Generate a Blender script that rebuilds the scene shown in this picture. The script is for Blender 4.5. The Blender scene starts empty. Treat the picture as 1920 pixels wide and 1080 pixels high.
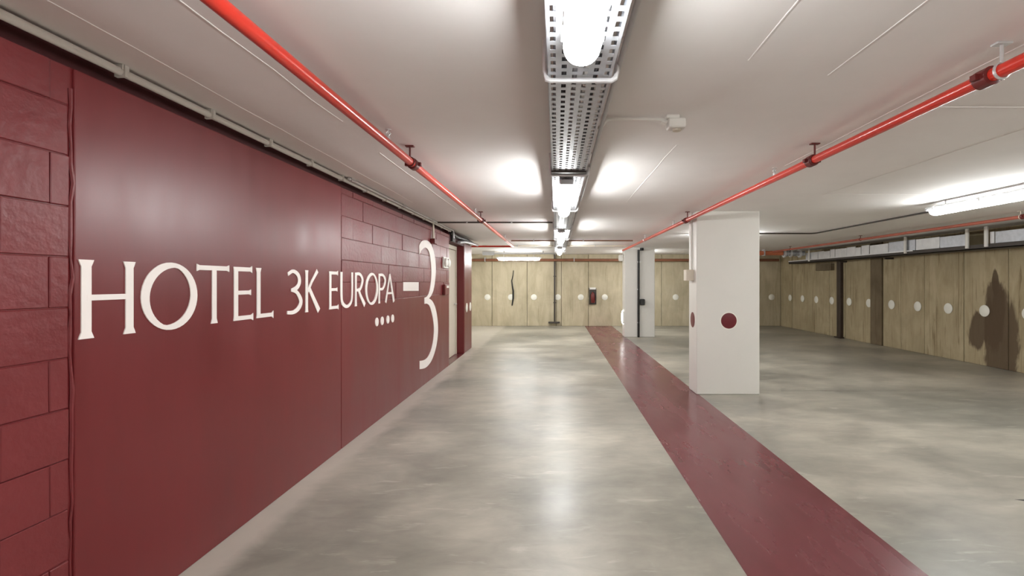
import bpy, bmesh, math, random
from mathutils import Vector, Matrix
random.seed(7)
sc = bpy.context.scene
C = sc.collection

# ------------------------------------------------------------------ camera, world, exposure
F = 920.0                       # focal length in pixels of a 1920-wide frame
cam_d = bpy.data.cameras.new('camera'); cam = bpy.data.objects.new('camera', cam_d); C.objects.link(cam)
cam.location = (0, 0, 1.5); cam.rotation_euler = (math.pi/2, 0, 0)
cam_d.sensor_width = 36; cam_d.lens = F/1920*36
cam_d.shift_x = -83/1920; cam_d.shift_y = -11/1920
cam_d.clip_start = 0.03
sc.camera = cam
w = bpy.data.worlds.new('world'); sc.world = w; w.use_nodes = True
w.node_tree.nodes['Background'].inputs[0].default_value = (0.5, 0.52, 0.55, 1)
w.node_tree.nodes['Background'].inputs[1].default_value = 0.05
sc.view_settings.view_transform = 'Standard'; sc.view_settings.look = 'None'
sc.view_settings.gamma = 1; sc.view_settings.use_curve_mapping = False
sc.view_settings.exposure = 0.36
LAMP = 50.0                     # emission of the fluorescent diffusers

# key dimensions (metres)
XL, XR, YF, YB, HC = -1.93, 7.69, 16.8, -6.0, 2.45
KW = F*1.93
def wy(px): return KW/(1043-px)                       # depth of a measured point on the left wall
def wz(px, py): return 1.5+(529-py)*wy(px)/F

# ------------------------------------------------------------------ materials
def srgb(r, g, b):
    f = lambda c: (c/255/12.92) if c/255 <= .04045 else ((c/255+.055)/1.055)**2.4
    return (f(r), f(g), f(b), 1)
def mat(name, col, rough=.5, metal=0, var=0, vscale=3, bump=0, bscale=40, stretch=(1,1,1), coat=0, rvar=0, spec=.5):
    m = bpy.data.materials.new(name); m.use_nodes = True
    nt = m.node_tree; b = nt.nodes['Principled BSDF']
    b.inputs['Base Color'].default_value = col; b.inputs['Roughness'].default_value = rough
    b.inputs['Metallic'].default_value = metal; b.inputs['Coat Weight'].default_value = coat
    b.inputs['Specular IOR Level'].default_value = spec
    if var or bump or rvar:
        tc = nt.nodes.new('ShaderNodeTexCoord'); geo = nt.nodes.new('ShaderNodeNewGeometry')
        mp = nt.nodes.new('ShaderNodeMapping'); mp.inputs['Scale'].default_value = stretch
        nt.links.new(geo.outputs['Position'], mp.inputs['Vector'])
    if var or rvar:
        n = nt.nodes.new('ShaderNodeTexNoise'); n.inputs['Scale'].default_value = vscale
        n.inputs['Detail'].default_value = 6; n.inputs['Roughness'].default_value = .62
        nt.links.new(mp.outputs[0], n.inputs['Vector'])
    if var:
        r = nt.nodes.new('ShaderNodeValToRGB')
        r.color_ramp.elements[0].position = .28; r.color_ramp.elements[1].position = .72
        r.color_ramp.elements[0].color = tuple(c*(1-var) for c in col[:3])+(1,)
        r.color_ramp.elements[1].color = tuple(min(1, c*(1+var)) for c in col[:3])+(1,)
        nt.links.new(n.outputs['Fac'], r.inputs[0]); nt.links.new(r.outputs[0], b.inputs['Base Color'])
    if rvar:
        mr = nt.nodes.new('ShaderNodeMapRange'); mr.inputs[1].default_value = .3; mr.inputs[2].default_value = .7
        mr.inputs[3].default_value = max(.02, rough-rvar); mr.inputs[4].default_value = rough+rvar
        nt.links.new(n.outputs['Fac'], mr.inputs[0]); nt.links.new(mr.outputs[0], b.inputs['Roughness'])
    if bump:
        n2 = nt.nodes.new('ShaderNodeTexNoise'); n2.inputs['Scale'].default_value = bscale; n2.inputs['Detail'].default_value = 4
        nt.links.new(mp.outputs[0], n2.inputs['Vector'])
        bp = nt.nodes.new('ShaderNodeBump'); bp.inputs['Strength'].default_value = bump; bp.inputs['Distance'].default_value = .02
        nt.links.new(n2.outputs['Fac'], bp.inputs['Height']); nt.links.new(bp.outputs[0], b.inputs['Normal'])
    return m
def mixnode(nt, fac, a, b, mode='MIX'):
    n = nt.nodes.new('ShaderNodeMix'); n.data_type = 'RGBA'; n.blend_type = mode
    for s, v in ((0, fac), (6, a), (7, b)):
        if hasattr(v, 'links'): nt.links.new(v, n.inputs[s])
        else: n.inputs[s].default_value = v
    return n.outputs[2]
def noise(nt, vec, scale, detail=5, dist=0, rough=.6):
    n = nt.nodes.new('ShaderNodeTexNoise'); n.inputs['Scale'].default_value = scale; n.inputs['Detail'].default_value = detail
    n.inputs['Distortion'].default_value = dist; n.inputs['Roughness'].default_value = rough
    nt.links.new(vec, n.inputs['Vector']); return n.outputs['Fac']
def maprange(nt, v, a, b, c=0, d=1):
    n = nt.nodes.new('ShaderNodeMapRange'); n.inputs[1].default_value = a; n.inputs[2].default_value = b
    n.inputs[3].default_value = c; n.inputs[4].default_value = d; nt.links.new(v, n.inputs[0]); return n.outputs[0]
def mapping(nt, scale):
    geo = nt.nodes.new('ShaderNodeNewGeometry'); mp = nt.nodes.new('ShaderNodeMapping')
    mp.inputs['Scale'].default_value = scale; nt.links.new(geo.outputs['Position'], mp.inputs['Vector']); return mp.outputs[0]

def floor_mat():
    m = bpy.data.materials.new('polished_concrete'); m.use_nodes = True; nt = m.node_tree; b = nt.nodes['Principled BSDF']
    v = mapping(nt, (.8, 1, 1))
    big = maprange(nt, noise(nt, v, .62, 3, .2, .5), .32, .68)
    mid = maprange(nt, noise(nt, v, 1.7, 5, .5, .58), .3, .7)
    fine = maprange(nt, noise(nt, mapping(nt, (.7, 1.5, 1)), 6, 6, .6, .6), .3, .7)
    scuff = maprange(nt, noise(nt, mapping(nt, (.9, 3.6, 1)), 2.3, 6, 1.0, .62), .6, .74)
    c = mixnode(nt, big, srgb(132, 130, 121), srgb(190, 184, 171))
    k = mixnode(nt, mid, (.68, .68, .68, 1), (1.12, 1.11, 1.09, 1)); c = mixnode(nt, 1.0, c, k, 'MULTIPLY')
    k = mixnode(nt, fine, (.86, .86, .86, 1), (1.06, 1.06, 1.06, 1)); c = mixnode(nt, 1.0, c, k, 'MULTIPLY')
    c = mixnode(nt, maprange(nt, scuff, 0, 1, 0, .5), c, srgb(204, 199, 188))
    # paler strip running along the foot of the maroon wall
    sx = nt.nodes.new('ShaderNodeSeparateXYZ'); nt.links.new(mapping(nt, (1, 1, 1)), sx.inputs[0])
    ad = nt.nodes.new('ShaderNodeMath'); ad.operation = 'MULTIPLY_ADD'; ad.inputs[1].default_value = .35
    nt.links.new(noise(nt, v, 1.7, 5, .8), ad.inputs[0]); nt.links.new(sx.outputs[0], ad.inputs[2])
    strip = maprange(nt, ad.outputs[0], -1.5, -1.62, 0, .75)
    c = mixnode(nt, strip, c, srgb(196, 188, 177))
    nt.links.new(c, b.inputs['Base Color'])
    nt.links.new(maprange(nt, mid, 0, 1, .3, .42), b.inputs['Roughness'])
    bp = nt.nodes.new('ShaderNodeBump'); bp.inputs['Strength'].default_value = .05; bp.inputs['Distance'].default_value = .02
    nt.links.new(noise(nt, v, 3.5, 6, .5), bp.inputs['Height']); nt.links.new(bp.outputs[0], b.inputs['Normal'])
    return m
def tan_mat(name, base=(186, 175, 149), axis='x', stain=False):
    m = bpy.data.materials.new(name); m.use_nodes = True; nt = m.node_tree; b = nt.nodes['Principled BSDF']
    v = mapping(nt, (1, 1, .22)); v1 = mapping(nt, (1, 1, 1))
    c = mixnode(nt, maprange(nt, noise(nt, v1, 1.1, 6, .7), .32, .68), srgb(*base), srgb(base[0]+22, base[1]+21, base[2]+20))
    k = mixnode(nt, maprange(nt, noise(nt, v, 5, 6, .8), .3, .62), (.8, .78, .73, 1), (1, 1, 1, 1)); c = mixnode(nt, 1.0, c, k, 'MULTIPLY')
    k = mixnode(nt, maprange(nt, noise(nt, mapping(nt, (3, 3, .16)), 4, 5, 1.2), .57 if stain else .62, .66 if stain else .7), (1, 1, 1, 1), (.55, .5, .42, 1)); c = mixnode(nt, .85 if stain else .5, c, k, 'MULTIPLY')
    if stain:   # damp patch with its own ragged shape
        geo = nt.nodes.new('ShaderNodeNewGeometry'); s = nt.nodes.new('ShaderNodeSeparateXYZ'); nt.links.new(geo.outputs['Position'], s.inputs[0])
        nz = noise(nt, mapping(nt, (1, 1, .3)), 5.5, 7, .5)
        def blob(cy, cz, ry, rz):
            vs = nt.nodes.new('ShaderNodeVectorMath'); vs.operation = 'SUBTRACT'; vs.inputs[1].default_value = (0, cy, cz)
            cb = nt.nodes.new('ShaderNodeCombineXYZ'); nt.links.new(s.outputs[1], cb.inputs[1]); nt.links.new(s.outputs[2], cb.inputs[2])
            nt.links.new(cb.outputs[0], vs.inputs[0])
            ml = nt.nodes.new('ShaderNodeVectorMath'); ml.operation = 'MULTIPLY'; ml.inputs[1].default_value = (0, 1/ry, 1/rz)
            nt.links.new(vs.outputs[0], ml.inputs[0])
            ln = nt.nodes.new('ShaderNodeVectorMath'); ln.operation = 'LENGTH'; nt.links.new(ml.outputs[0], ln.inputs[0])
            ad = nt.nodes.new('ShaderNodeMath'); ad.operation = 'MULTIPLY_ADD'; ad.inputs[1].default_value = -1.1
            nt.links.new(nz, ad.inputs[0]); nt.links.new(ln.outputs['Value'], ad.inputs[2])
            return maprange(nt, ad.outputs[0], .55, .36)
        for cy, cz, ry, rz in ((8.5, .45, .34, .9), (8.62, .95, .2, .62), (8.95, .62, .2, .34), (8.6, 1.5, .07, .22)):
            c = mixnode(nt, maprange(nt, blob(cy, cz, ry, rz), 0, 1, 0, .9), c, srgb(84, 66, 46))
    nt.links.new(c, b.inputs['Base Color']); b.inputs['Roughness'].default_value = .8
    bp = nt.nodes.new('ShaderNodeBump'); bp.inputs['Strength'].default_value = .35; bp.inputs['Distance'].default_value = .03
    nt.links.new(noise(nt, v, 9, 6, .6), bp.inputs['Height']); nt.links.new(bp.outputs[0], b.inputs['Normal'])
    return m
def emit_mat(name, strength, col=(.98, 1, .985, 1)):
    m = bpy.data.materials.new(name); m.use_nodes = True; b = m.node_tree.nodes['Principled BSDF']
    b.inputs['Base Color'].default_value = (.9, .9, .9, 1); b.inputs['Emission Color'].default_value = col
    b.inputs['Emission Strength'].default_value = strength; return m

M = dict(
    ceiling=mat('ceiling_paint', srgb(244, 241, 239), .75, var=.03, vscale=1.3, bump=.12, bscale=6),
    floor=floor_mat(),
    joint=mat('joint_dark', srgb(52, 46, 40), .9),
    maroon=mat('maroon_wall_paint', srgb(108, 33, 36), .34, var=.13, vscale=2.6, bump=.05, bscale=5, stretch=(1, 1, .2), rvar=.06),
    maroon_block=mat('maroon_block_paint', srgb(112, 38, 41), .4, var=.10, vscale=3, bump=.15, bscale=26, rvar=.06),
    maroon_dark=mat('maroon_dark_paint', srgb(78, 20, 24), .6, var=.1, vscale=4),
    stripe=mat('maroon_floor_paint', srgb(107, 52, 57), .25, var=.13, vscale=1.8, rvar=.07, stretch=(2.2, .5, 1)),
    tan=tan_mat('tan_concrete'), tan_r=tan_mat('tan_concrete_stained', (164, 150, 120), stain=True),
    tan_dark=tan_mat('dark_tan_concrete', (104, 90, 68)), tan_pale=tan_mat('pale_concrete', (190, 180, 156)),  # tan_dark: darker tone for one wall panel and the box under the tray
    white=mat('white_column_paint', srgb(226, 224, 218), .45, var=.025, vscale=1.5, bump=.03, bscale=14),
    dot=mat('white_dot_paint', srgb(240, 238, 228), .5, var=.03), reddot=mat('maroon_dot_paint', srgb(104, 24, 34), .4, var=.08, vscale=8),
    letter=mat('white_letter_paint', srgb(246, 238, 234), .5, var=.03, vscale=6),
    galv=mat('galvanised_steel', srgb(186, 188, 194), .38, metal=.6, var=.12, vscale=14, bump=.02),
    galv_light=mat('light_galvanised', srgb(226, 226, 228), .42, metal=.3, var=.08, vscale=8),
    grey=mat('grey_plastic', srgb(196, 196, 198), .5, var=.04), greydark=mat('dark_grey_steel', srgb(74, 68, 64), .55, metal=.3, var=.12),
    plastic=mat('white_plastic', srgb(232, 230, 224), .42, var=.02), cream=mat('cream_plastic', srgb(222, 212, 196), .5, var=.03),
    red=mat('red_pipe_paint', srgb(206, 48, 32), .3, var=.07, vscale=6, coat=.3), reddark=mat('dark_red_fitting', srgb(104, 34, 32), .4, var=.1, vscale=10),
    fadedred=mat('faded_red_paint', srgb(176, 96, 78), .5, var=.15, vscale=3),
    rust=mat('rust_brown_pipe', srgb(132, 84, 60), .55, var=.2, vscale=5), orange=mat('orange_pipe_paint', srgb(206, 120, 84), .45, var=.1),
    brown=mat('dark_brown_steel', srgb(58, 45, 36), .55, var=.15, vscale=6),
    black=mat('black_plastic', srgb(26, 25, 25), .45, var=.1), chrome=mat('zinc_hanger', srgb(214, 214, 214), .35, metal=.5, var=.06),
    cable_a=mat('grey_cable', srgb(150, 150, 156), .5, var=.05), cable_b=mat('black_cable', srgb(44, 42, 46), .5, var=.05),
    cable_c=mat('white_cable', srgb(222, 220, 218), .5, var=.03),
    lens=emit_mat('lit_diffuser', LAMP), glow=emit_mat('lit_bulkhead', 5),
)

# ------------------------------------------------------------------ helpers
def link(name, me, m, parent=None, smooth=False):
    o = bpy.data.objects.new(name, me); C.objects.link(o)
    if m: me.materials.append(M[m])
    if parent: o.parent = parent
    if smooth:
        for p in me.polygons: p.use_smooth = True
    return o
def obj(name, bm, m, parent=None, smooth=False, bevel=0, seg=2):
    bmesh.ops.recalc_face_normals(bm, faces=bm.faces[:])
    me = bpy.data.meshes.new(name); bm.to_mesh(me); bm.free()
    o = link(name, me, m, parent, smooth)
    if bevel:
        b = o.modifiers.new('bevel', 'BEVEL'); b.width = bevel; b.segments = seg; b.limit_method = 'ANGLE'
    if smooth: me.set_sharp_from_angle(angle=math.radians(40))
    return o
def B(bm, x0, x1, y0, y1, z0, z1):
    vs = [bm.verts.new(p) for p in ((x0,y0,z0),(x1,y0,z0),(x1,y1,z0),(x0,y1,z0),(x0,y0,z1),(x1,y0,z1),(x1,y1,z1),(x0,y1,z1))]
    for f in ((0,3,2,1),(4,5,6,7),(0,1,5,4),(1,2,6,5),(2,3,7,6),(3,0,4,7)): bm.faces.new([vs[i] for i in f])
def box(name, x0, x1, y0, y1, z0, z1, m, parent=None, bevel=0, seg=2):
    bm = bmesh.new(); B(bm, x0, x1, y0, y1, z0, z1); return obj(name, bm, m, parent, False, bevel, seg)
def T(bm, pts, r, n=12, cap=True):
    pts = [Vector(p) for p in pts]; rs = r if isinstance(r, (list, tuple)) else [r]*len(pts)
    d0 = (pts[1]-pts[0]).normalized(); up = Vector((0,0,1)) if abs(d0.z) < .9 else Vector((1,0,0))
    rings = []; u = d0.cross(up).normalized()
    for i, p in enumerate(pts):
        a = (pts[i]-pts[i-1]).normalized() if i else d0
        b = (pts[i+1]-pts[i]).normalized() if i < len(pts)-1 else a
        d = (a+b).normalized(); u = (u-d*u.dot(d)).normalized(); v = d.cross(u)
        k = 1/max(.5, math.sqrt((1+max(-.9, a.dot(b)))/2))
        rings.append([bm.verts.new(p+(u*math.cos(t*2*math.pi/n)+v*math.sin(t*2*math.pi/n))*rs[i]*(k if i and i < len(pts)-1 else 1)) for t in range(n)])
    for q, s in zip(rings, rings[1:]):
        for t in range(n): bm.faces.new((q[t], q[(t+1)%n], s[(t+1)%n], s[t]))
    if cap: bm.faces.new(rings[0][::-1]); bm.faces.new(rings[-1])
def tube(name, pts, r, m, parent=None, n=12):
    bm = bmesh.new(); T(bm, pts, r, n); return obj(name, bm, m, parent, True)
def bend(a, c, b, r=.08, n=5):
    a, b, c = Vector(a), Vector(b), Vector(c); p = c+(a-c).normalized()*r; q = c+(b-c).normalized()*r
    return [a]+[p*(1-t)**2+c*2*t*(1-t)+q*t*t for t in (i/n for i in range(n+1))]+[b]
def disc(name, c, r, axis, m, parent=None, t=.006, n=28):
    a = Vector(axis); bm = bmesh.new(); T(bm, [Vector(c)-a*.004, Vector(c)+a*t*.6, Vector(c)+a*t], [r, r, r*.97], n)
    return obj(name, bm, m, parent, True)
def thing(name, label, cat, loc=(0,0,0), group=None):
    o = bpy.data.objects.new(name, None); C.objects.link(o); o.location = loc; o.empty_display_size = .1
    return tag(o, label, cat, group)
def tag(o, label, cat, group=None):
    o['label'] = label; o['category'] = cat
    if group: o['group'] = group
    return o
def struct(o, label=None):
    o['kind'] = 'structure'
    if label: o['label'] = label
    return o
def attach(root):          # parts were modelled in world space: keep them there under a root placed at the thing's base
    bpy.context.view_layer.update()
    for ch in root.children_recursive:
        if ch.parent == root: ch.matrix_parent_inverse = root.matrix_world.inverted()
def relief_sheet(name, pairs, x0, x1, m, parent, inv=None):    # ribbon outline pairs ((y,z),(y,z)) extruded from x0 to x1
    bm = bmesh.new(); rows = []
    for (a, b) in pairs:
        rows.append([bm.verts.new((x, p[0], p[1])) for x in (x0, x1) for p in (a, b)])
    for r, s in zip(rows, rows[1:]):
        bm.faces.new((r[2], r[3], s[3], s[2])); bm.faces.new((r[0], s[0], s[1], r[1]))
        bm.faces.new((r[0], r[2], s[2], s[0])); bm.faces.new((r[1], s[1], s[3], r[3]))
    for r in (rows[0], rows[-1]): bm.faces.new((r[0], r[1], r[3], r[2]))
    return bm

# ------------------------------------------------------------------ the setting
fl = struct(box('floor', -6.3, XR+.3, YB, YF+.3, -.3, -.012, 'joint'), 'polished grey concrete floor slab')
for x0, x1, y0, y1 in ((-6.3, 3.1, YB, 11.2), (3.1, XR, YB, 6.755), (3.1, XR, 6.775, 11.2), (-6.3, XR, 11.212, 13.7), (-6.3, XR, 13.712, YF)):
    box('concrete_slab', x0, x1, y0, y1, -.012, 0, 'floor', fl)
bm = bmesh.new(); vs = [bm.verts.new(p) for p in ((3.16, 3.385, .001), (3.23, 3.345, .001), (3.5, 3.30, .001), (3.5, 3.40, .001), (3.25, 3.385, .001))]; bm.faces.new(vs)
obj('black_mark', bm, 'black', fl)
ce = struct(box('ceiling', -6.3, XR+.3, YB, YF+.3, HC, HC+.3, 'ceiling'), 'painted concrete ceiling')
def ridge(name, pts, wd, h):       # thin formwork ridge left in the ceiling
    bm = bmesh.new()
    for (a, b) in zip(pts, pts[1:]):
        a, b = Vector(a), Vector(b); d = (b-a).normalized(); s = Vector((d.y, -d.x, 0))*wd
        vs = [bm.verts.new(p) for p in (a-s, a+s, b+s, b-s)]; lo = [bm.verts.new(v.co+(s*(-.6 if i in (1, 2) else .6))+Vector((0, 0, -h))) for i, v in enumerate(vs)]
        bm.faces.new(lo)
        for i in range(4): bm.faces.new((vs[i], vs[(i+1)%4], lo[(i+1)%4], lo[i]))
    return obj(name, bm, 'ceiling', ce)
for X, y0, y1 in ((-1.71, .6, 6), (-1.27, .8, 3.2), (-.47, 1.2, 1.9), (.82, 1.4, 2.3), (1.25, 1.2, 2.6), (1.87, 1.9, 4.2), (-1.3, 3.6, 6.5), (2.9, 1.5, 5.5), (.83, 3.4, 6)):
    pts = []; y = y0
    while y < y1: pts.append((X+random.uniform(-.007, .007), y, HC+.001)); y += .35
    ridge('formwork_seam', pts, .006, .003)
for Y, x0, x1 in ((2.66, 1.95, 7.6), (5.3, 2.9, 7.6)):
    ridge('formwork_seam', [(x0, Y, HC+.001), ((x0+x1)/2, Y+.01, HC+.001), (x1, Y, HC+.001)], .006, .004)

Y1, Y2, YE = wy(133), wy(640), wy(842)
wl = struct(box('wall_left', -2.4, XL-.0075, YB, YE, 0, 2.355, 'maroon'), 'maroon painted block wall')
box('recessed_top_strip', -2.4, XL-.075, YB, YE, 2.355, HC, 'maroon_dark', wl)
box('plaster_panel', XL-.03, XL+.002, Y1+.012, Y2-.006, 0, 2.355, 'maroon', wl, .006)
box('plaster_panel', XL-.03, XL, Y2+.004, YE, 0, 1.30, 'maroon', wl, .004)
box('plaster_panel', XL-.03, XL-.004, YB, .7, 0, 2.355, 'maroon', wl)
blk = {}
def block(y0, y1, z0, z1, xo):
    key = round(y1-y0, 3), round(z1-z0, 3)
    if key not in blk:
        bm = bmesh.new(); B(bm, 0, .036, 0, key[0]-.004, 0, key[1]-.004)
        bmesh.ops.bevel(bm, geom=bm.edges[:], offset=.003, segments=1, affect='EDGES')
        bmesh.ops.recalc_face_normals(bm, faces=bm.faces[:])
        me = bpy.data.meshes.new('block'); bm.to_mesh(me); bm.free(); me.materials.append(M['maroon_block']); blk[key] = me
    o = bpy.data.objects.new('block', blk[key]); C.objects.link(o); o.parent = wl
    o.location = (XL-.036+xo, y0+.002, z0+.002); o.rotation_euler = (0, random.uniform(-.012, .012), random.uniform(-.006, .006))
def courses(y0, y1, z0, z1, off):
    k = 0; z = z0
    while z < z1-.03:
        zt = min(z+.2, z1); y = y0; nxt = y0+(off if k % 2 else .5)
        while y < y1-.02:
            ye = min(nxt, y1)
            if y1-ye < .05: ye = y1
            block(y, ye, z, zt, random.uniform(-.003, .002)); y = ye; nxt = ye+.5
        z = zt; k += 1
courses(.7, Y1-.006, 0, 2.355, .17)
courses(Y2+.004, YE, 1.30, 2.355, .25)
zs = [.02+.075*i for i in range(31)]
tube('mortar_bead', [(XL-.004+random.uniform(-.003, .003), Y1+.004+random.uniform(-.006, .006), z) for z in zs], [random.uniform(.003, .009) for z in zs], 'maroon_block', wl, 6)
# wall behind the doorway and the return walls beyond it
struct(box('wall_left_rear', -6.3, -2.14, YE, 11.2, 0, HC, 'tan_pale'), 'pale wall set back around the doorway')
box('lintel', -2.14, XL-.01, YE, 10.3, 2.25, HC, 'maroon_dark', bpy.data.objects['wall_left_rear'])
struct(box('wall_left_far', -6.5, -6.3, 11.2, YF, 0, HC, 'tan'), 'tan concrete side wall beyond the maroon pier')
# doorway: frame, leaf, handle
dr = struct(box('door_1', -2.135, -2.10, 9.05, 10.2, .01, 2.15, 'cream', None, .004), 'pale door leaf in shallow recess')
bm = bmesh.new()
B(bm, -2.139, -2.085, 8.93, 9.04, 0, 2.24); B(bm, -2.139, -2.085, 10.21, 10.295, 0, 2.24); B(bm, -2.139, -2.085, 9.04, 10.21, 2.16, 2.24)
obj('door_frame', bm, 'cream', dr, bevel=.004)
tube('door_handle', [(-2.1, 10.08, 1.05), (-2.05, 10.08, 1.05), (-2.045, 9.97, 1.05)], .011, 'chrome', dr)
struct(box('trim_1', -2.139, XL, YE+.01, 10.295, 0, .006, 'stripe'), 'maroon threshold strip of the doorway, tinted for bounced red light')  # red bounce light put into the colour of a thin floor strip

# far and right walls: cast panels with recessed joints
wf = struct(box('wall_far', -6.5, XR+.3, YF+.03, YF+.3, 0, HC, 'joint'), 'tan concrete wall at the far end')
xs = [-6.5, -4.2, -2.2, -1.0, .0, .17, 1.1, 2.4, 3.6, 4.7, 5.8, 6.9, XR]
for i, (a, b) in enumerate(zip(xs, xs[1:])):
    box('concrete_panel', a+.006, b-.006, YF+random.uniform(-.012, .004), YF+.05, .0, HC, 'tan_pale' if abs(a) < .001 else 'tan', wf, .008)
wr = struct(box('wall_right', XR+.03, XR+.3, YB, YF, 0, HC, 'joint'), 'stained tan concrete wall on the right side')
ys = [YB, -3, 0, 2.5, 4.4, 6.0, 7.6, 8.35, 9.26, 10.25, 10.95, 11.55, 11.98, 12.5, 13.05, 13.8, 14.5, 15.2, 16.0, YF]
for a, b in zip(ys, ys[1:]):
    dk = abs(a-11.55) < .01
    box('concrete_panel', XR+(-.03 if dk else random.uniform(-.012, .006)), XR+.05, a+.006, b-.006, 0, HC, 'tan_dark' if dk else 'tan_r', wr, .008)
struct(box('wall_back', -6.5, XR+.3, YB-.2, YB, 0, HC, 'white'), 'white wall behind the viewer')
# painted dots on the concrete walls
for px in (870, 914, 958, 1001, 1046, 1089, 1134, 1178, 1222, 1267, 1311, 1355, 1400, 1447):
    disc('painted_dot', ((px-1043)*16.78/F, YF-.012, .985), .102, (0, -1, 0), 'dot', wf)
for k in range(-3, 10):
    disc('painted_dot', (XR-.012, 8.80+.813*k, .985), .104, (-1, 0, 0), 'dot', wr)
st = tag(box('floor_stripe', .975, 1.90, YB, YF-.02, 0, .0015, 'stripe'), 'glossy maroon stripe painted along the grey concrete floor', 'floor stripe')

# ------------------------------------------------------------------ columns and pier
def column(x0, x1, y0, y1, label):
    t = thing('concrete_column', label, 'column', ((x0+x1)/2, (y0+y1)/2, 0))
    box('shaft', x0, x1, y0, y1, 0, HC, 'white', t, .012, 3)
    return t
c1 = column(1.87, 2.712, 6.54, 6.92, 'wide white square column with a maroon dot, nearest beside the stripe')
disc('painted_dot', (2.30, 6.54, .985), .105, (0, -1, 0), 'reddot', c1, .002)
disc('dot_edge', (2.30, 6.541, .985), .118, (0, -1, 0), 'dot', c1, .002)
disc('painted_dot', (1.87, 6.73, .985), .105, (-1, 0, 0), 'reddot', c1, .002)
attach(c1)
c2 = column(1.86, 2.69, 13.4, 13.8, 'farther white column with a black pipe running down its front')
attach(c2)
pr = thing('maroon_pier', 'maroon painted pier with white dots beside the doorway', 'pier', (-2.15, 10.75, 0))
box('shaft', -2.138, XL, 10.302, 11.2, 0, 2.33, 'maroon', pr, .02, 3)
box('pier_head', -2.138, XL-.03, 10.32, 11.18, 2.33, HC, 'ceiling', pr)
for y in (10.57, 11.0): disc('painted_dot', (XL, y, .95), .10, (1, 0, 0), 'dot', pr)
attach(pr)

# ------------------------------------------------------------------ lettering on the maroon wall
ZB, ZT = 1.268, 1.592
XS = XL+.0025
def px_pairs(rows): return [((wy(a[0]), wz(*a)), (wy(b[0]), wz(*b))) for a, b in rows]
class Glyph:
    def __init__(s): s.bm = bmesh.new(); s.n = 0
    def pairs(s, pr):
        b2 = relief_sheet('g', pr, XS-.004, XS+.004+s.n*.0002, None, None); me = bpy.data.meshes.new('t'); b2.to_mesh(me); b2.free()
        s.bm.from_mesh(me); bpy.data.meshes.remove(me); s.n += 1; return s
    def line(s, pts, ws):               # centreline with widths, in metres
        n = len(pts); out = []
        for i, p in enumerate(pts):
            p = Vector(p); a = Vector(pts[max(0, i-1)]); b = Vector(pts[min(n-1, i+1)]); d = (b-a).normalized(); q = Vector((-d.y, d.x))*ws[i]/2
            out.append((tuple(p+q), tuple(p-q)))
        return s.pairs(out)
    def stem(s, y, z0, z1, wd, f0=1.55, f1=1.55):   # vertical stroke with flared feet
        h = z1-z0; return s.line([(y, z0), (y, z0+.012), (y, z0+.028), (y, z1-.028), (y, z1-.012), (y, z1)], [wd*f0, wd*(f0*.8+.1), wd, wd, wd*(f1*.8+.1), wd*f1])
    def bar(s, y0, y1, z, wd, f0=1, f1=1.5):
        return s.line([(y0, z), (y0+.02, z), (y1-.02, z), (y1, z)], [wd*f0, wd, wd, wd*f1])
    def curve(s, pts, ws, k=6):         # smooth Catmull-Rom stroke
        P = [pts[0]]+list(pts)+[pts[-1]]; o, ww = [], []
        for i in range(1, len(P)-2):
            for j in range(k):
                t = j/k; a, b, c, d = (Vector(P[i+q]) for q in (-1, 0, 1, 2))
                o.append(tuple(.5*((2*b)+(c-a)*t+(2*a-5*b+4*c-d)*t*t+(3*b-a-3*c+d)*t**3))); ww.append(ws[i-1]*(1-t)+ws[i]*t)
        o.append(pts[-1]); ww.append(ws[-1]); return s.line(o, ww)
    def ring(s, cy, cz, ry, rz, thin, thick):
        pr = []
        for i in range(41):
            t = i/40*2*math.pi; o = (cy+ry*math.cos(t), cz+rz*math.sin(t)); wd = thin+(thick-thin)*abs(math.cos(t+.25))
            pr.append((o, (cy+(ry-wd)*math.cos(t), cz+(rz-wd)*math.sin(t))))
        return s.pairs(pr)
    def done(s, parent, label, name='letter'):
        o = obj(name, s.bm, 'letter', parent); o['label'] = label; return o
sg = thing('wall_lettering', 'white serif lettering reading HOTEL 3K EUROPA on the maroon wall', 'sign', (XL, 3.9, ZB))
ZM = (ZB+ZT)/2
a, b = wy(147), wy(250)
Glyph().stem(a+.028, ZB, ZT, .043).stem(b-.026, ZB, ZT, .040).bar(a+.03, b-.03, ZM+.006, .024, 1, 1).done(sg, 'letter H')
a, b = wy(262), wy(368)
Glyph().ring((a+b)/2, ZM, (b-a)/2, .168, .021, .049).done(sg, 'letter O')
a, b = wy(367), wy(428)
Glyph().stem((a+b)/2+.005, ZB, ZT-.006, .036, 1.5, 1).bar(a, b, ZT-.013, .026, 1.5, 1.5).done(sg, 'letter T')
def eee(a, b, lab):
    wd = .038
    Glyph().stem(a+.024, ZB, ZT, wd, 1.25, 1.25).bar(a+.01, b-.01, ZT-.013, .026, 1, 1.7).bar(a+.02, b-.022, ZM+.006, .024, 1, 1.5).bar(a+.01, b, ZB+.013, .026, 1, 1.8).done(sg, lab)
eee(wy(436), wy(473), 'letter E')
a, b = wy(479.5), wy(511)
Glyph().stem(a+.022, ZB, ZT, .038, 1.25, 1.5).bar(a+.01, b, ZB+.013, .026, 1, 2).done(sg, 'letter L')
a, b = wy(537), wy(565.5); W = b-a; H = ZT-ZB
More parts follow.
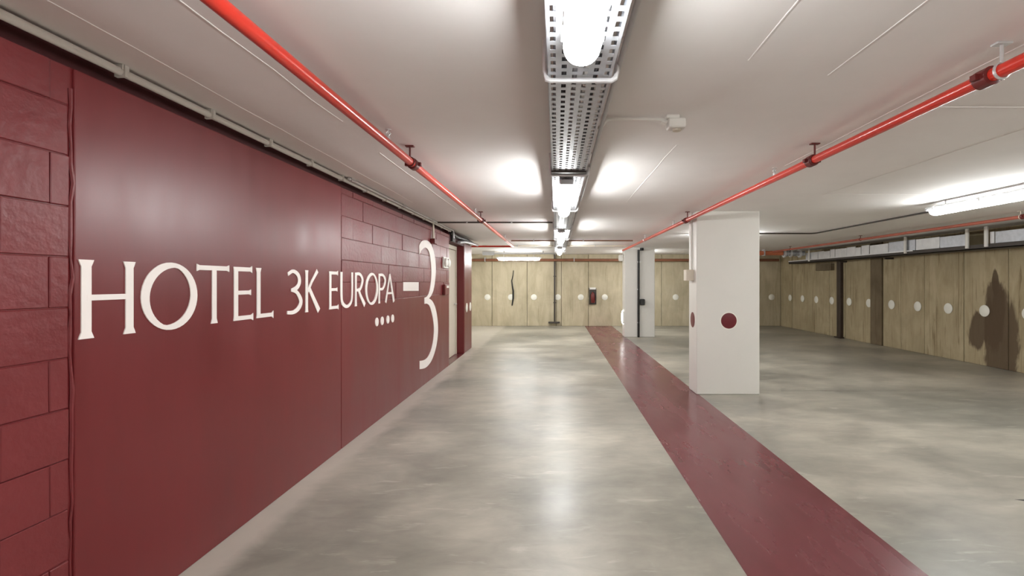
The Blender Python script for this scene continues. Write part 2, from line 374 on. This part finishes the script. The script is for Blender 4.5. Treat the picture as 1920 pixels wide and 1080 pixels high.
Glyph().curve([(a+.01, ZT-.035), (a+W*.38, ZT-.012), (a+W*.72, ZT-.04), (a+W*.80, ZT-.09), (a+W*.62, ZM+.03), (a+W*.25, ZM+.012)], [.026, .026, .036, .042, .036, .02]) \
       .curve([(a+W*.25, ZM+.012), (a+W*.62, ZM-.005), (a+W*.90, ZM-.07), (a+W*.75, ZB+.04), (a+W*.4, ZB+.012), (a, ZB+.014)], [.02, .03, .046, .04, .028, .024]).done(sg, 'numeral 3')
a, b = wy(571), wy(599)
Glyph().stem(a+.022, ZB, ZT, .038, 1.3, 1.3).line([(a+.04, ZM+.0), (a+.1, ZM+.075), (b-.045, ZT)], [.03, .028, .036]).line([(a+.055, ZM+.03), (a+.12, ZM-.05), (b-.02, ZB)], [.034, .040, .05]).done(sg, 'letter K')
eee(wy(615.7), wy(633.5), 'letter E of EUROPA')
a, b = wy(636.5), wy(661.5)
Glyph().curve([(a+.028, ZT), (a+.028, ZB+.13), (a+.05, ZB+.045), ((a+b)/2, ZB+.008), (b-.05, ZB+.045), (b-.026, ZB+.13), (b-.026, ZT)], [.046, .042, .04, .028, .03, .032, .04]).done(sg, 'letter U')
def bowl(g, a, b):
    g.curve([(a+.02, ZT-.014), (a+(b-a)*.55, ZT-.016), (b-.035, ZT-.075), (a+(b-a)*.55, ZM-.0), (a+.02, ZM-.004)], [.026, .03, .046, .03, .024]); return g
a, b = wy(664.5), wy(683.5)
bowl(Glyph().stem(a+.022, ZB, ZT, .038, 1.3, 1.2), a, b-.03).line([(a+.08, ZM+.005), (a+.13, ZM-.06), (b-.005, ZB)], [.036, .04, .05]).done(sg, 'letter R')
a, b = wy(684), wy(708)
Glyph().ring((a+b)/2, ZM, (b-a)/2, .168, .021, .049).done(sg, 'letter O of EUROPA')
a, b = wy(709), wy(723)
bowl(Glyph().stem(a+.022, ZB, ZT, .038, 1.3, 1.2), a, b+.01).done(sg, 'letter P')
a, b = wy(722), wy(738.5)
Glyph().line([(a+.008, ZB), ((a+b)/2, ZT)], [.038, .03]).line([((a+b)/2-.008, ZT), (b-.015, ZB)], [.036, .05]).bar(a+.07, b-.07, ZB+.105, .024, 1, 1).done(sg, 'letter A')
for px in (706, 716, 726.7, 735.6):
    disc('rating_dot', (XS, wy(px), 1.072), .047, (1, 0, 0), 'letter', sg, .005)
attach(sg)
lv = thing('level_number', 'very tall white minus three level number at the end of the maroon wall', 'sign', (XL, 7.0, .26))
Glyph().pairs(px_pairs([((755.5, 529), (755.5, 545.5)), ((784.3, 529), (784.3, 545.3))])).done(lv, 'white minus sign', 'minus_sign')
def dense(rows, k=4):
    o = []
    for i in range(len(rows)-1):
        P = [rows[max(0, i-1)], rows[i], rows[i+1], rows[min(len(rows)-1, i+2)]]
        for j in range(k):
            t = j/k; o.append(tuple(tuple(.5*(2*P[1][s][q]+(P[2][s][q]-P[0][s][q])*t+(2*P[0][s][q]-5*P[1][s][q]+4*P[2][s][q]-P[3][s][q])*t*t+(3*P[1][s][q]-P[0][s][q]-3*P[2][s][q]+P[3][s][q])*t**3) for q in (0, 1)) for s in (0, 1)))
    return o+[rows[-1]]
cv = lambda rows: [tuple((700+x/3.6, 400+y/3.6) for x, y in r) for r in rows]
up = cv([((307,218),(309,280)), ((320,192),(322,250)), ((345,181),(341,233)), ((372,190),(358,236)), ((395,225),(374,262)), ((410,280),(385,320)), ((419,360),(390,390)), ((416,440),(387,455)), ((404,515),(377,522)), ((388,555),(362,558)), ((372,575),(343,571))])
lo = cv([((343,568),(343,611)), ((372,574),(362,611)), ((398,596),(381,634)), ((418,645),(396,690)), ((430,710),(405,745)), ((434,790),(407,800)), ((427,870),(401,865)), ((411,940),(388,922)), ((385,1003),(368,966)), ((350,1042),(343,990)), ((311,1052),(311,996))])
g = Glyph(); g.pairs(px_pairs(dense(up))); g.pairs(px_pairs(dense(lo))); g.done(lv, 'tall white numeral 3', 'numeral')
attach(lv)

# ------------------------------------------------------------------ fluorescent lamps
def lamp(label, x, y0, z, along='y', L=1.5, group='fluorescent ceiling lamps', rods=0):
    t = thing('ceiling_lamp', label, 'lamp', (x, y0+L/2 if along == 'y' else y0, z), group)
    # local frame: length along local Y, underside of mounting at z = 0
    bm = bmesh.new(); B(bm, -.055, .055, -L/2, L/2, -.034, 0); obj('housing', bm, 'grey', t, bevel=.012, seg=3)
    bm = bmesh.new(); rings = []; n = 14; hl = L/2-.018
    for s, k in ((-hl, .05), (-hl+.004, .35), (-hl+.014, .62), (-hl+.03, .84), (-hl+.055, .96), (-hl+.09, 1), (hl-.09, 1), (hl-.055, .96), (hl-.03, .84), (hl-.014, .62), (hl-.004, .35), (hl, .05)):
        rings.append([bm.verts.new((.06*k**.7*math.cos(math.pi*(1.3*i/n-.15)), s, -.058-(.052*k if math.sin(math.pi*(1.3*i/n-.15)) > 0 else .05)*math.sin(math.pi*(1.3*i/n-.15)))) for i in range(n+1)])
    for q, r in zip(rings, rings[1:]):
        for i in range(n): bm.faces.new((q[i], q[i+1], r[i+1], r[i]))
    obj('diffuser', bm, 'lens', t, True)
    for s in (-1, 1):
        bm = bmesh.new(); B(bm, -.05, .05, s*(L/2-.006), s*(L/2+.03), -.046, -.006); obj('end_cap', bm, 'grey', t, bevel=.008)
        for u in (-.5, 0, .5):
            bm = bmesh.new(); B(bm, s*.054, s*.068, u*L*.85-.012, u*L*.85+.012, -.05, -.008); obj('clip', bm, 'chrome', t, bevel=.002)
    if rods:
        for u in (-.35, .35):
            bm = bmesh.new(); T(bm, [(0, u*L, 0), (0, u*L, rods)], .008, 8); obj('suspension_rod', bm, 'chrome', t, True)
    if along == 'x': t.rotation_euler.z = math.pi/2
    return t
XT, ZTR = .097, 2.305
for y0, lab in ((.13, 'lit fluorescent lamp under the cable tray, nearest of the row at the top edge'),
                (3.8, 'lit fluorescent lamp under the cable tray, second nearest of the row'),
                (7.5, 'lit fluorescent lamp under the cable tray, third of the row'),
                (11.2, 'lit fluorescent lamp under the cable tray, farthest and smallest of the row'),
                (-3.6, 'added lit fluorescent lamp under the cable tray, unseen behind the viewer')):  # last one is unseen, added to raise the overall brightness
    lamp(lab, XT-.016, y0, 2.298, rods=.006)
lamp('lit fluorescent lamp on the ceiling above the right parking bay', 4.5, 4.4, 2.40, rods=.05)
lamp('added lit fluorescent lamp out of frame over the right parking bay', 4.5, .87, 2.40, rods=.05)  # added outside the view to brighten the right side
lamp('added lit fluorescent lamp over the right parking bay, unseen behind the viewer', 4.5, -2.66, 2.40, rods=.05)  # unseen extra lamp, added for more light
lamp('added lit fluorescent lamp hidden crosswise behind the nearer white column', 3.27, 9.6, 2.38, 'x', 1.26, rods=.07)  # hidden lamp added to brighten the far bay and its ceiling band
lamp('added lit fluorescent lamp hidden behind the farther white column', 2.52, 14.3, 2.38, rods=.07)  # added out of sight to lift the far end's brightness
lamp('added lit fluorescent lamp hidden in the bay behind the maroon pier', -4.3, 13.2, 2.38, rods=.07)  # unseen lamp added so the far left gets more light
lamp('lit fluorescent lamp hung crosswise before the far concrete wall', (973-1043)*15/F, 15, 2.27, 'x', 1.32, rods=.09)

# ------------------------------------------------------------------ central cable tray and cables
ct = thing('cable_tray', 'perforated galvanised cable tray hung along the middle of the ceiling', 'cable tray', (XT, 7, ZTR))
tx0, tx1, ty0, ty1 = XT-.129, XT+.118, -2.5, 13.2
bm = bmesh.new()
def quad(x0, x1, y0, y1, z): bm.faces.new([bm.verts.new(p) for p in ((x0, y0, z), (x1, y0, z), (x1, y1, z), (x0, y1, z))])
ns = 6; sw = .022; pitch = (tx1-tx0)/ns; gap = pitch-sw+.0
for i in range(ns+1):
    xc = tx0+i*pitch; quad(max(tx0, xc-sw/2), min(tx1, xc+sw/2), ty0, ty1, ZTR)
y = ty0; r = 0
while y < ty1-.06:
    for i in range(ns):
        xa = tx0+i*pitch+sw/2; xb = tx0+(i+1)*pitch-sw/2; o = .03*(i % 2); quad(xa, xb, y+o, y+o+.026, ZTR)
    y += .06
tb = obj('perforated_base', bm, 'galv', ct); tb['kind'] = 'stuff'
m_ = tb.modifiers.new('thickness', 'SOLIDIFY'); m_.thickness = .002; m_.offset = 1
for s, x in ((-1, tx0), (1, tx1)):
    bm = bmesh.new(); B(bm, x-.0012, x+.0012, ty0, ty1, ZTR, ZTR+.03); B(bm, *sorted((x, x-s*.012)), ty0, ty1, ZTR+.028, ZTR+.0305)
    obj('side_rail', bm, 'galv', ct)
for yh in (-1.7, 0, 1.92, 3.62, 5.45, 7.3, 9.15, 11.05, 12.85):
    bm = bmesh.new()
    T(bm, [(tx0-.012, yh, HC), (tx0-.012, yh, ZTR+.02), (tx0-.004, yh, ZTR-.012), (tx0+.01, yh, ZTR-.016), (tx1-.0, yh, ZTR-.016), (tx1+.016, yh, ZTR-.006), (tx1+.022, yh, ZTR+.02), (tx1+.022, yh, HC)], .010, 8)
    h = obj('hanger_bracket', bm, 'galv_light', ct, True)
    box('foot_plate', tx1-.01, tx1+.055, yh-.02, yh+.02, HC-.006, HC, 'chrome', h)
box('splice_plate', tx0-.004, tx1+.004, 3.54, 3.60, ZTR-.014, ZTR+.03, 'greydark', ct)
attach(ct)
for i, (x, r, m) in enumerate(((-.005, .011, 'cable_a'), (.035, .014, 'cable_b'), (.075, .012, 'cable_a'), (.115, .015, 'cable_c'), (.155, .012, 'cable_b'))):
    pts = [(x+.008*math.sin(k*1.7+i*2), -2.4+k*.5, ZTR+.003+r) for k in range(32)]
    nm = {'cable_a': 'grey', 'cable_b': 'black', 'cable_c': 'white'}[m]
    tag(tube('power_cable', pts, r, m, n=8), nm+(' cable lying in the perforated central tray' if m == 'cable_c' else ' cable lying in the central tray, '+('left' if i < 2 else 'right')+' one of its colour'), 'cable', 'cables in the central tray')
# conduit along the tray's right edge
tag(tube('grey_conduit', [(tx1+.036, -1.5, ZTR+.05)]+[(tx1+.036+.004*math.sin(k), -1+k*.7, ZTR+.05+.003*math.cos(k*2)) for k in range(20)], .011, 'grey', n=10), 'thin grey conduit clipped along the right side of the central tray', 'conduit')
# ceiling detector with its feed
dt = thing('ceiling_detector', 'small white detector box on the ceiling right of the cable tray', 'detector', (.68, 2.81, HC))
bm = bmesh.new(); B(bm, .635, .735, 2.77, 2.85, HC-.075, HC-.018); obj('body', bm, 'plastic', dt, bevel=.012, seg=3)
box('base_plate', .625, .70, 2.775, 2.845, HC-.02, HC, 'plastic', dt, .004)
disc('lens', (.69, 2.81, HC-.073), .024, (0, 0, -1), 'cream', dt, .012)
tube('feed_conduit', [(.63, 2.81, HC-.03), (.6, 2.81, HC-.018), (.36, 2.81, HC-.016), (.29, 2.81, HC-.02), (.255, 2.82, HC-.06), (tx1+.024, 2.84, ZTR+.09)], .0095, 'plastic', dt)
tube('gland', [(.635, 2.81, HC-.036), (.605, 2.81, HC-.024)], .015, 'plastic', dt)
attach(dt)

# ------------------------------------------------------------------ red sprinkler pipes
def hanger(parent, x, y, zp, r, m='chrome', style='rod'):
    bm = bmesh.new()
    T(bm, [(x, y, HC-.002), (x, y, zp+r+.004)], .0065, 8)
    T(bm, [(x+(r+.003)*math.cos(k*math.pi/8), y, zp+(r+.003)*math.sin(k*math.pi/8)) for k in range(17)], .006, 6)
    h = obj('hanger', bm, m, parent, True)
    box('ceiling_plate', x-.03, x+.03, y-.018, y+.018, HC-.008, HC, m, h, .002)
    return h
def sprinkler(parent, x, y, zp, r):
    bm = bmesh.new(); T(bm, [(x, y, zp+r-.004), (x, y, zp+r+.018)], .013, 8); T(bm, [(x, y, zp+r+.018), (x, y, zp+r+.056)], .004, 6)
    T(bm, [(x, y, zp+r+.056), (x, y, zp+r+.060)], .018, 12)
    for s in (-1, 1): T(bm, [(x, y, zp+r+.016), (x+s*.014, y, zp+r+.035), (x, y, zp+r+.056)], .0028, 6)
    obj('sprinkler_head', bm, 'chrome', parent, True)
def coupling(parent, x, y, zp, r, m='reddark'):
    bm = bmesh.new(); T(bm, [(x, y-.035, zp), (x, y-.03, zp), (x, y+.03, zp), (x, y+.035, zp)], [r+.002, r+.012, r+.012, r+.002], 16)
    for s in (-1, 1): B(bm, *sorted((x+s*(r+.006), x+s*(r+.03))), y-.014, y+.014, zp-.012, zp+.012)
    obj('coupling', bm, m, parent, True)
def pipe(label, x, z, r, y0, y1, hang, spr, cup, m='red'):
    t = thing('sprinkler_pipe', label, 'pipe', (x, (y0+y1)/2, z))
    tube('pipe_run', [(x, y0, z), (x, y1, z)], r, m, t, 20)
    for y, hm in hang: hanger(t, x, y, z, r, hm)
    for y in spr: sprinkler(t, x, y, z, r)
    for y in cup: coupling(t, x, y, z, r)
    return t
ZP, RP = 2.34, .027
p1 = pipe('red sprinkler pipe under the ceiling along the maroon wall side', -1.02, ZP, RP, YB, 11.5, ((.3, 'chrome'), (3.42, 'reddark'), (6.62, 'reddark'), (9.8, 'chrome')), (2.98, 6.2), (3.5, 6.7))
tube('branch_pipe', bend((-1.02, 11.45, ZP), (-1.02, 11.55, ZP), (-2.2, 11.55, ZP), .05), .02, 'red', p1)
attach(p1)
p2 = pipe('red sprinkler pipe under the ceiling above the white columns', 1.77, ZP, RP, YB, 13.0, ((-.5, 'chrome'), (1.95, 'chrome'), (6.62, 'reddark'), (9.8, 'chrome')), (3.98, 7.4), (2.02, 3.4, 6.7))
hanger(p2, 1.77, 3.36, ZP, RP, 'reddark'); attach(p2)
p3 = pipe('thin faded red pipe high above the cable tray of the right wall', 6.2, 2.37, .024, YB, 14.0, ((4.0, 'chrome'), (6.55, 'cream'), (10, 'reddark'), (13, 'reddark')), (), (6.5,), 'fadedred'); attach(p3)
def hrun(name, label, cat, y, z, x0, x1, r, m, clips=()):
    t = thing(name, label, cat, ((x0+x1)/2, y, z)); back = YF-.02 if y > 16 else y+r*1.5; tube('pipe_run', [(x0, y, z), (x1, y, z)], r, m, t, 12)
    for x in clips: box('clip', x-.012, x+.012, y-r*1.5, back, z-r*1.2, min(HC-.002, z+r*1.2+.03), 'grey', t, .002)
    attach(t); return t
hrun('ceiling_conduit', 'thin grey conduit crossing the ceiling left of the tray', 'conduit', 7.7, HC-.014, XL+.05, -.05, .011, 'greydark', (-1.4, -.7))
hrun('cross_pipe', 'thin rusty pipe crossing under the ceiling before the far columns', 'pipe', 10.9, HC-.03, -1.0, 1.7, .014, 'rust', (-.5, .6))
hrun('ceiling_conduit', 'pale conduit crossing the ceiling beyond the rusty cross pipe', 'conduit', 12.6, HC-.02, -1.9, 1.8, .016, 'cream', (-1, 1))
hrun('rusty_pipe', 'rusty brown pipe running along the top of the far wall', 'pipe', 16.55, 2.245, -6, 7.5, .045, 'rust', (-2.4, .6, 3.0, 5.0))
hrun('orange_pipe', 'fat orange pipe crossing under the ceiling right of the white column', 'pipe', 14.2, 2.34, 4.6, 6.55, 0.065, 'orange', (5.0, 6.0))
hrun('ceiling_conduit', 'grey conduit crossing the ceiling beyond the right lamp', 'conduit', 9.45, HC-.014, 2.75, 4.8, .012, 'greydark', (3.5,))
tag(tube('ceiling_conduit', bend((4.8, 9.45, HC-.014), (4.97, 9.45, HC-.014), (4.97, -2, HC-.014), .12), .012, 'greydark', n=8), 'dark conduit on the ceiling beside the right lamp', 'conduit')
tr = thing('lamp_trunking', 'grey trunking with a box above the crosswise far lamp', 'trunking', (-1.2, 15, 2.42))
box('channel', -2.15, .0, 14.97, 15.03, 2.36, 2.40, 'grey', tr, .004); box('junction_box', -2.25, -1.9, 14.93, 15.07, 2.32, 2.43, 'grey', tr, .008)
for x in (-1.6, -.4): box('stand_off', x-.015, x+.015, 14.98, 15.02, 2.39, HC, 'grey', tr)
attach(tr)

# ------------------------------------------------------------------ conduit along the top of the maroon wall
wc = thing('wall_conduit', 'white conduit clipped along the top edge of the maroon wall', 'conduit', (XL+.03, 3, 2.40))
tube('conduit_tube', [(XL+.024, -3, 2.420), (XL+.024, YE, 2.420)], .0175, 'plastic', wc, 12)
y = -.6
while y < YE:
    bm = bmesh.new(); B(bm, XL+.0, XL+.048, y-.008, y+.008, 2.398, 2.449); B(bm, XL+.01, XL+.044, y-.017, y-.010, 2.425, 2.449); B(bm, XL+.01, XL+.044, y+.010, y+.017, 2.425, 2.449); obj('clip', bm, 'plastic', wc); y += .55
attach(wc)
wc2 = thing('wall_conduit', 'second grey conduit at the ceiling above the block part of the maroon wall', 'conduit', (XL+.06, 6.5, 2.43))
tube('conduit_tube', bend((XL+.06, 4.42, 2.433), (XL+.06, YE+.1, 2.433), (XL+.06, YE+.12, 2.30), .05), .012, 'galv_light', wc2, 10)
for y in (4.5, 6.0, 7.4): box('coupler', XL+.043, XL+.077, y-.05, y+.05, 2.417, HC, 'chrome', wc2, .004)
attach(wc2)
bt = thing('black_trunking', 'black cable trunk and fittings above the doorway by the pier', 'trunking', (XL, 9.8, 2.36))
tube('black_hose', [(XL+.02, YE+.02, 2.40), (XL+.03, 9.4, 2.36), (XL+.05, 10.2, 2.38), (XL+.04, 11.1, 2.37)], .036, 'black', bt)
tube('grey_elbow', bend((XL+.05, 9.5, 2.27), (XL+.08, 10.0, 2.32), (XL+.10, 11.4, 2.36), .2), .03, 'galv', bt)
box('mount_plate', XL-.02, XL+.03, 9.0, 9.25, 2.25, 2.44, 'black', bt, .004); attach(bt)

# small fittings on the maroon wall
ab = thing('alarm_box', 'small dark red alarm box on a cream drop pipe above the tall numeral', 'alarm', (XL, 7.6, 2.1))
box('case', XL, XL+.07, 7.52, 7.66, 2.09, 2.17, 'reddark', ab, .008); tube('drop_pipe', [(XL+.03, 7.58, 2.16), (XL+.03, 7.58, 2.40)], [.022, .012], 'cream', ab); attach(ab)
el = thing('emergency_light', 'white twin emergency light on the maroon wall right of the numeral', 'emergency light', (XL, 8.45, 1.75))
box('back_box', XL, XL+.03, 8.3, 8.66, 1.74, 1.93, 'plastic', el, .006)
for y in (8.38, 8.58):
    bm = bmesh.new(); T(bm, [(XL+.028, y, 1.835), (XL+.06, y, 1.835), (XL+.075, y, 1.835)], [.07, .075, .055], 16); obj('lamp_head', bm, 'plastic', el, True)
attach(el)
cp = thing('call_point', 'dark red fire call point with a small white label beside the doorway', 'call point', (XL, 8.45, 1.3))
box('case', XL, XL+.05, 8.32, 8.62, 1.28, 1.46, 'reddark', cp, .01); box('label_plate', XL+.049, XL+.053, 8.42, 8.58, 1.40, 1.44, 'plastic', cp); attach(cp)

# column fittings
cb = thing('switch_box', 'cream box with a conduit on the left side of the near column', 'electrical box', (1.87, 6.7, 1.53))
box('case', 1.765, 1.87, 6.66, 6.80, 1.52, 1.67, 'cream', cb, .006); tube('riser_conduit', [(1.855, 6.74, 1.66), (1.855, 6.74, HC)], .012, 'plastic', cb); attach(cb)
bp = thing('black_drainpipe', 'black vertical pipe on the front of the farther column', 'pipe', (2.24, 13.36, 0))
tube('pipe_run', [(2.24, 13.35, 0), (2.24, 13.35, 2.38)], .03, 'black', bp)
for z in (.4, 1.3, 2.05): box('bracket', 2.20, 2.28, 13.33, 13.40, z-.015, z+.015, 'chrome', bp)
box('valve_box', 2.28, 2.40, 13.29, 13.40, .88, 1.04, 'black', bp, .015); tube('upper_valve', [(2.33, 13.36, 2.36), (2.33, 13.36, 2.47-.04)], .05, 'black', bp); attach(bp)
bl = thing('bulkhead_light', 'glowing oval bulkhead light low on the left side of the farther column', 'lamp', (1.86, 13.6, .45))
bm = bmesh.new(); bmesh.ops.create_uvsphere(bm, u_segments=20, v_segments=12, radius=1)
for v in bm.verts: v.co = Vector((1.852+v.co.x*.055, 13.6+v.co.y*.10, .53+v.co.z*.2))
obj('glass', bm, 'glow', bl, True); box('back_plate', 1.835, 1.86, 13.49, 13.71, .36, .70, 'plastic', bl, .01); attach(bl)
wb = thing('unlit_bulkhead', 'small white box high on the left side of the farther column', 'bulkhead_box', (1.86, 13.6, 2.1))  # plain white box, an unlit bulkhead
box('case', 1.73, 1.86, 13.52, 13.70, 2.08, 2.26, 'plastic', wb, .03, 3); box('wall_bracket', 1.84, 1.862, 13.56, 13.66, 2.26, 2.32, 'plastic', wb); attach(wb)

# far wall fittings
dp = thing('drainpipe', 'thin dark brown drainpipe down the middle of the far wall', 'pipe', (-.055, 16.68, .1))
tube('pipe_run', [(-.055, 16.70, .13), (-.055, 16.70, HC)], .028, 'greydark', dp); box('foot_plate', -.27, .12, 16.66, 16.79, .1, .15, 'greydark', dp, .006)
for z in (.8, 1.7): box('bracket', -.1, -.01, 16.69, 16.79, z-.015, z+.015, 'greydark', dp)
attach(dp)
fx = thing('fire_extinguisher', 'dark red fire extinguisher on a grey board on the far wall', 'extinguisher', (1.24, 16.7, .73))
box('backboard', 1.12, 1.37, 16.75, 16.79, .74, 1.30, 'greydark', fx, .005); tube('cylinder', [(1.245, 16.66, .80), (1.245, 16.66, .83), (1.245, 16.66, 1.06), (1.245, 16.66, 1.12), (1.245, 16.66, 1.17)], [.055, .075, .075, .05, .02], 'reddark', fx, 16)
box('sign_strip', 1.14, 1.35, 16.735, 16.752, 1.25, 1.32, 'plastic', fx); tube('hose', [(1.245, 16.64, 1.17), (1.30, 16.62, 1.14), (1.325, 16.62, 1.0), (1.32, 16.63, .88)], .012, 'black', fx); attach(fx)
tag(tube('hanging_cable', [(-1.46, 16.76, 1.90), (-1.48, 16.75, 1.72), (-1.52, 16.75, 1.55), (-1.50, 16.75, 1.38), (-1.47, 16.75, 1.2), (-1.47, 16.75, .95), (-1.51, 16.75, .70)], [.012, .016, .02, .024, .03, .03, .02], 'black', n=8), 'frayed black cable hanging on the far wall between white dots', 'cable')

# ------------------------------------------------------------------ right wall tray and fittings
rt = thing('wall_cable_tray', 'long grey covered cable tray with white posts along the right wall', 'cable tray', (7.2, 6, 2.05))
bm = bmesh.new(); B(bm, 7.2, 7.56, -3, 15.2, 2.06, 2.075); B(bm, 7.2, 7.215, -3, 15.2, 2.06, 2.14); B(bm, 7.545, 7.56, -3, 15.2, 2.06, 2.14); obj('base_channel', bm, 'greydark', rt); box('lower_lip', 7.19, 7.205, 9.9, 15.2, 2.125, 2.15, 'galv_light', rt)
y = 4.0
k = 0
while y < 14.2:
    L = random.choice((.22, .3, .36)) if y > 9.9 else random.choice((.3, .62, .8)); light = y > 9.9
    if y < 8.2 < y+L: L = 8.17-y
    if 8.16 < y < 8.6: y = 8.62
    if True:
        box('cover_panel', 7.22+random.uniform(-.006, .01), 7.235, y+.008, y+L-.008, 2.142, 2.355+random.uniform(-.03, .01), 'galv_light' if light or k % 3 == 0 else 'galv', rt, .002)
    y += L; k += 1
for y in (8.2, 8.58, 13.95, 10.1, 5.2):
    bm = bmesh.new(); B(bm, 7.17, 7.20, y-.03, y+.03, 2.09, 2.43); obj('post', bm, 'plastic', rt, bevel=.006)
for y in (4.6, 7.0, 11.2, 13): box('wall_arm', 7.5, XR, y-.02, y+.02, 2.02, 2.06, 'greydark', rt)
attach(rt)
for i, (x, z, m) in enumerate(((7.29, 2.10, 'cable_a'), (7.36, 2.10, 'cable_b'), (7.43, 2.11, 'cable_c'))):
    tag(tube('power_cable', [(x+.01*math.sin(k+i), -2+k*.8, z) for k in range(21)], .02, m, n=8), {'cable_a': 'grey', 'cable_b': 'black', 'cable_c': 'white'}[m]+' cable lying in the tray of the right wall', 'cable')
vv = thing('pipe_valve', 'grey flanged valve where the orange pipe meets the right wall tray', 'valve', (6.8, 14.2, 2.36))
for x, r in ((6.6, .12), (6.68, .09), (6.78, .11), (6.92, .09), (7.04, .12)): tube('flange', [(x-.02, 14.2, 2.33), (x+.02, 14.2, 2.33)], r, 'galv_light' if r > .1 else 'galv', vv, 16)
tube('valve_body', [(6.56, 14.2, 2.33), (7.18, 14.2, 2.33)], .07, 'galv', vv); attach(vv)
dp2 = thing('drainpipe', 'dark brown vertical steel post against the right wall near the corner', 'post', (7.62, 13.22, 0))
box('shaft', 7.60, XR-.01, 13.13, 13.31, 0, 2.40, 'brown', dp2, .01); box('foot_plate', 7.56, XR-.01, 13.08, 13.36, 0, .03, 'brown', dp2); attach(dp2)
jb = thing('junction_box', 'brown box hanging under the tray near the far right corner', 'electrical box', (7.62, 14, 1.8))
box('case', 7.58, XR-.005, 13.55, 14.35, 1.83, 2.02, 'tan_dark', jb, .008); box('lid', 7.57, 7.582, 13.6, 14.3, 1.85, 2.0, 'tan_dark', jb, .003); attach(jb)
